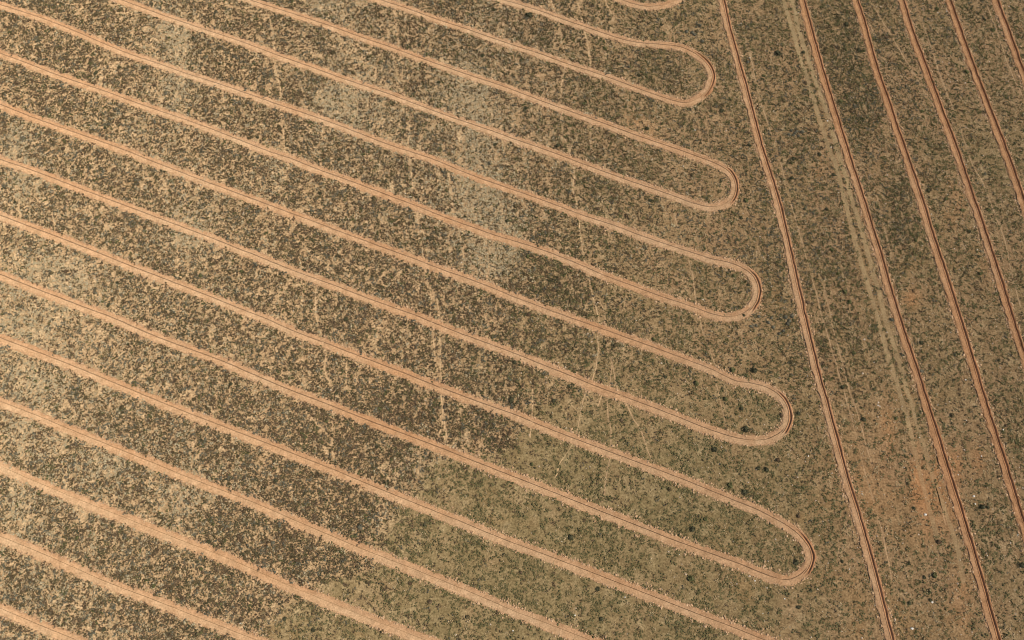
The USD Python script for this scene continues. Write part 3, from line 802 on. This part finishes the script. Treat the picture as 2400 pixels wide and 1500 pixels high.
left = 292 - len(NAMED)
tries = 0
pick = []
while left > 0 and tries < 20000:
    tries += 1
    bx, by = rb.uniform(20, 2380), rb.uniform(20, 1480)
    p = ground(bx, by)
    s_, pa, gr_, rd, bl = (float(v[0]) for v in fields(np.array([p[0]]), np.array([p[1]])))
    if rb.random() > .15 + .6 * s_ or not clear_of(p[:1], p[1:], 1.45, .6, .8)[0]:
        continue
    if used and min(np.hypot(*(p - q)) for q in used) < 2.6:
        continue
    e = np.clip((bx - 1000) / 800, 0, 1)
    kind = rb.choice(['olive', 'brown', 'green', 'dark'], p=[.38 - .13 * e, .22 - .12 * e, .10 + .2 * e, .30 + .05 * e])
    br = rb.uniform(3.6, 5.8)
    used.append(p)
    pick.append((bx, by, br, kind, p))
    left -= 1
words = {}
for bx, by, br, kind, p in pick:
    size = 'larger' if br > 5.1 else 'medium' if br > 4.4 else 'smaller'
    lab = f'{size} {KIND_WORD[kind]} bush {place_words(bx, by)}, {side_words(bx)}'
    words.setdefault(lab, []).append((bx, by, br, kind, p))
for lab, members in words.items():
    for bx, by, br, kind, p in members:
        rm = metres(br, by)
        make_bush(kind, kind, lab, ('bushes: ' + lab) if len(members) > 1 else None, (p[0], p[1], 0), (rm * rb.uniform(.9, 1.2), rm * rb.uniform(.85, 1.1), rm * rb.uniform(.7, .95)), rb.uniform(0, 6.28), {'olive': 901, 'brown': 902, 'green': 903, 'grey': 904, 'dark': 905}[kind])

# ------------------------------------------------------------------ stones one can point at
STONES = [
    (2168.5, 1206, .30, 'large white stone by the dark bushes in the red soil'),
    (2184, 1411, .26, 'white stone beside a dark bush below the nearest fence post'),
    (2282, 1163, .24, 'white stone farther up from the large dark bush at the right'),
    (2285, 1181, .20, 'white stone just left of the large dark bush at the right'),
    (2057.5, 950, .16, 'left one of three white stones below the third fence post'),
    (2059, 943, .16, 'upper one of three white stones below the third fence post'),
    (2062, 952, .15, 'right one of three white stones below the third fence post'),
    (2263, 890, .20, 'white stone lying left of the third straight track'),
    (2176, 503, .18, 'upper white stone right of the bump in the third straight track'),
    (2183, 502, .14, 'small white stone right of another, by the third straight track'),
    (1347, 1442, .20, 'white stone in the green ground between the two lowest rows'),
    (1769, 1361, .17, 'white stone just below the lower arm of the fifth hairpin'),
    (1647, 702, .18, 'white stone inside the third hairpin'),
    (2137, 1473, .30, 'flat greyish stone near the bottom edge left of the wavering track'),
    (2264, 985, .15, 'small white stone left of the third straight track, low down'),
    (1202, 1478, .16, 'white stone near the bottom edge in the middle'),
    (165, 672, .17, 'white stone on the track in the pale patch at the left edge'),
    (2300, 1069, .16, 'pale stone near the third straight track in the red soil'),
]
for k, (bx, by, rr, lab) in enumerate(STONES):
    v, f = lump(400 + k, .22, 1)
    p = ground(bx, by)
    z = .13 if k == 16 else 0
    m = usdkit.mesh(stage, '/World/' + numbered('stone'), (v * [rr * .8, rr * .62, rr * .55] + [p[0], p[1], rr * .2 + z], f), STONE)
    tag(m, lab, 'stone')

# ------------------------------------------------------------------ fence posts
POSTS = [(1930, 494, 'farthest fence post, thin and dark, standing in a dark bush'), (1982, 695, 'second farthest fence post, between two green bushes'), (2043, 914, 'third fence post from the far end, in dark green scrub'),
         (2105, 1141.5, 'fourth fence post, alone on open ground left of the red soil'), (2174, 1387, 'nearest fence post, a green bush at its foot')]
for k, (bx, by, lab) in enumerate(POSTS):
    p = ground(bx, by)
    x = UsdGeom.Xform.Define(stage, '/World/' + numbered('fence_post'))
    x.AddTranslateOp().Set(Gf.Vec3d(p[0], p[1], 0))
    x.AddRotateZOp().Set(15.0)
    h = 1.35
    parts = [trimesh.creation.box((.055, .014, h + .2)), trimesh.creation.box((.014, .055, h + .2))]
    parts[0].apply_translation((0, 0, h / 2 - .1)); parts[1].apply_translation((.0205, .0345, h / 2 - .1))
    if k == 0:
        first_post = x.GetPath()
        usdkit.mesh(stage, f'{x.GetPath()}/post', trimesh.util.concatenate(parts), STEEL)
        cap = trimesh.creation.box((.07, .07, .02)); cap.apply_translation((.012, .016, h + .01))
        usdkit.mesh(stage, f'{x.GetPath()}/cap', cap, STEEL)
    else:
        x.GetPrim().GetReferences().AddInternalReference(first_post)
        x.GetPrim().SetInstanceable(True)
    tag(x, lab, 'fence post', 'posts of the wire fence')
print('scrub', N_SCRUB, 'grass', N_GRASS, 'cover', N_COVER, 'bushes', names['shrub'] + 1)
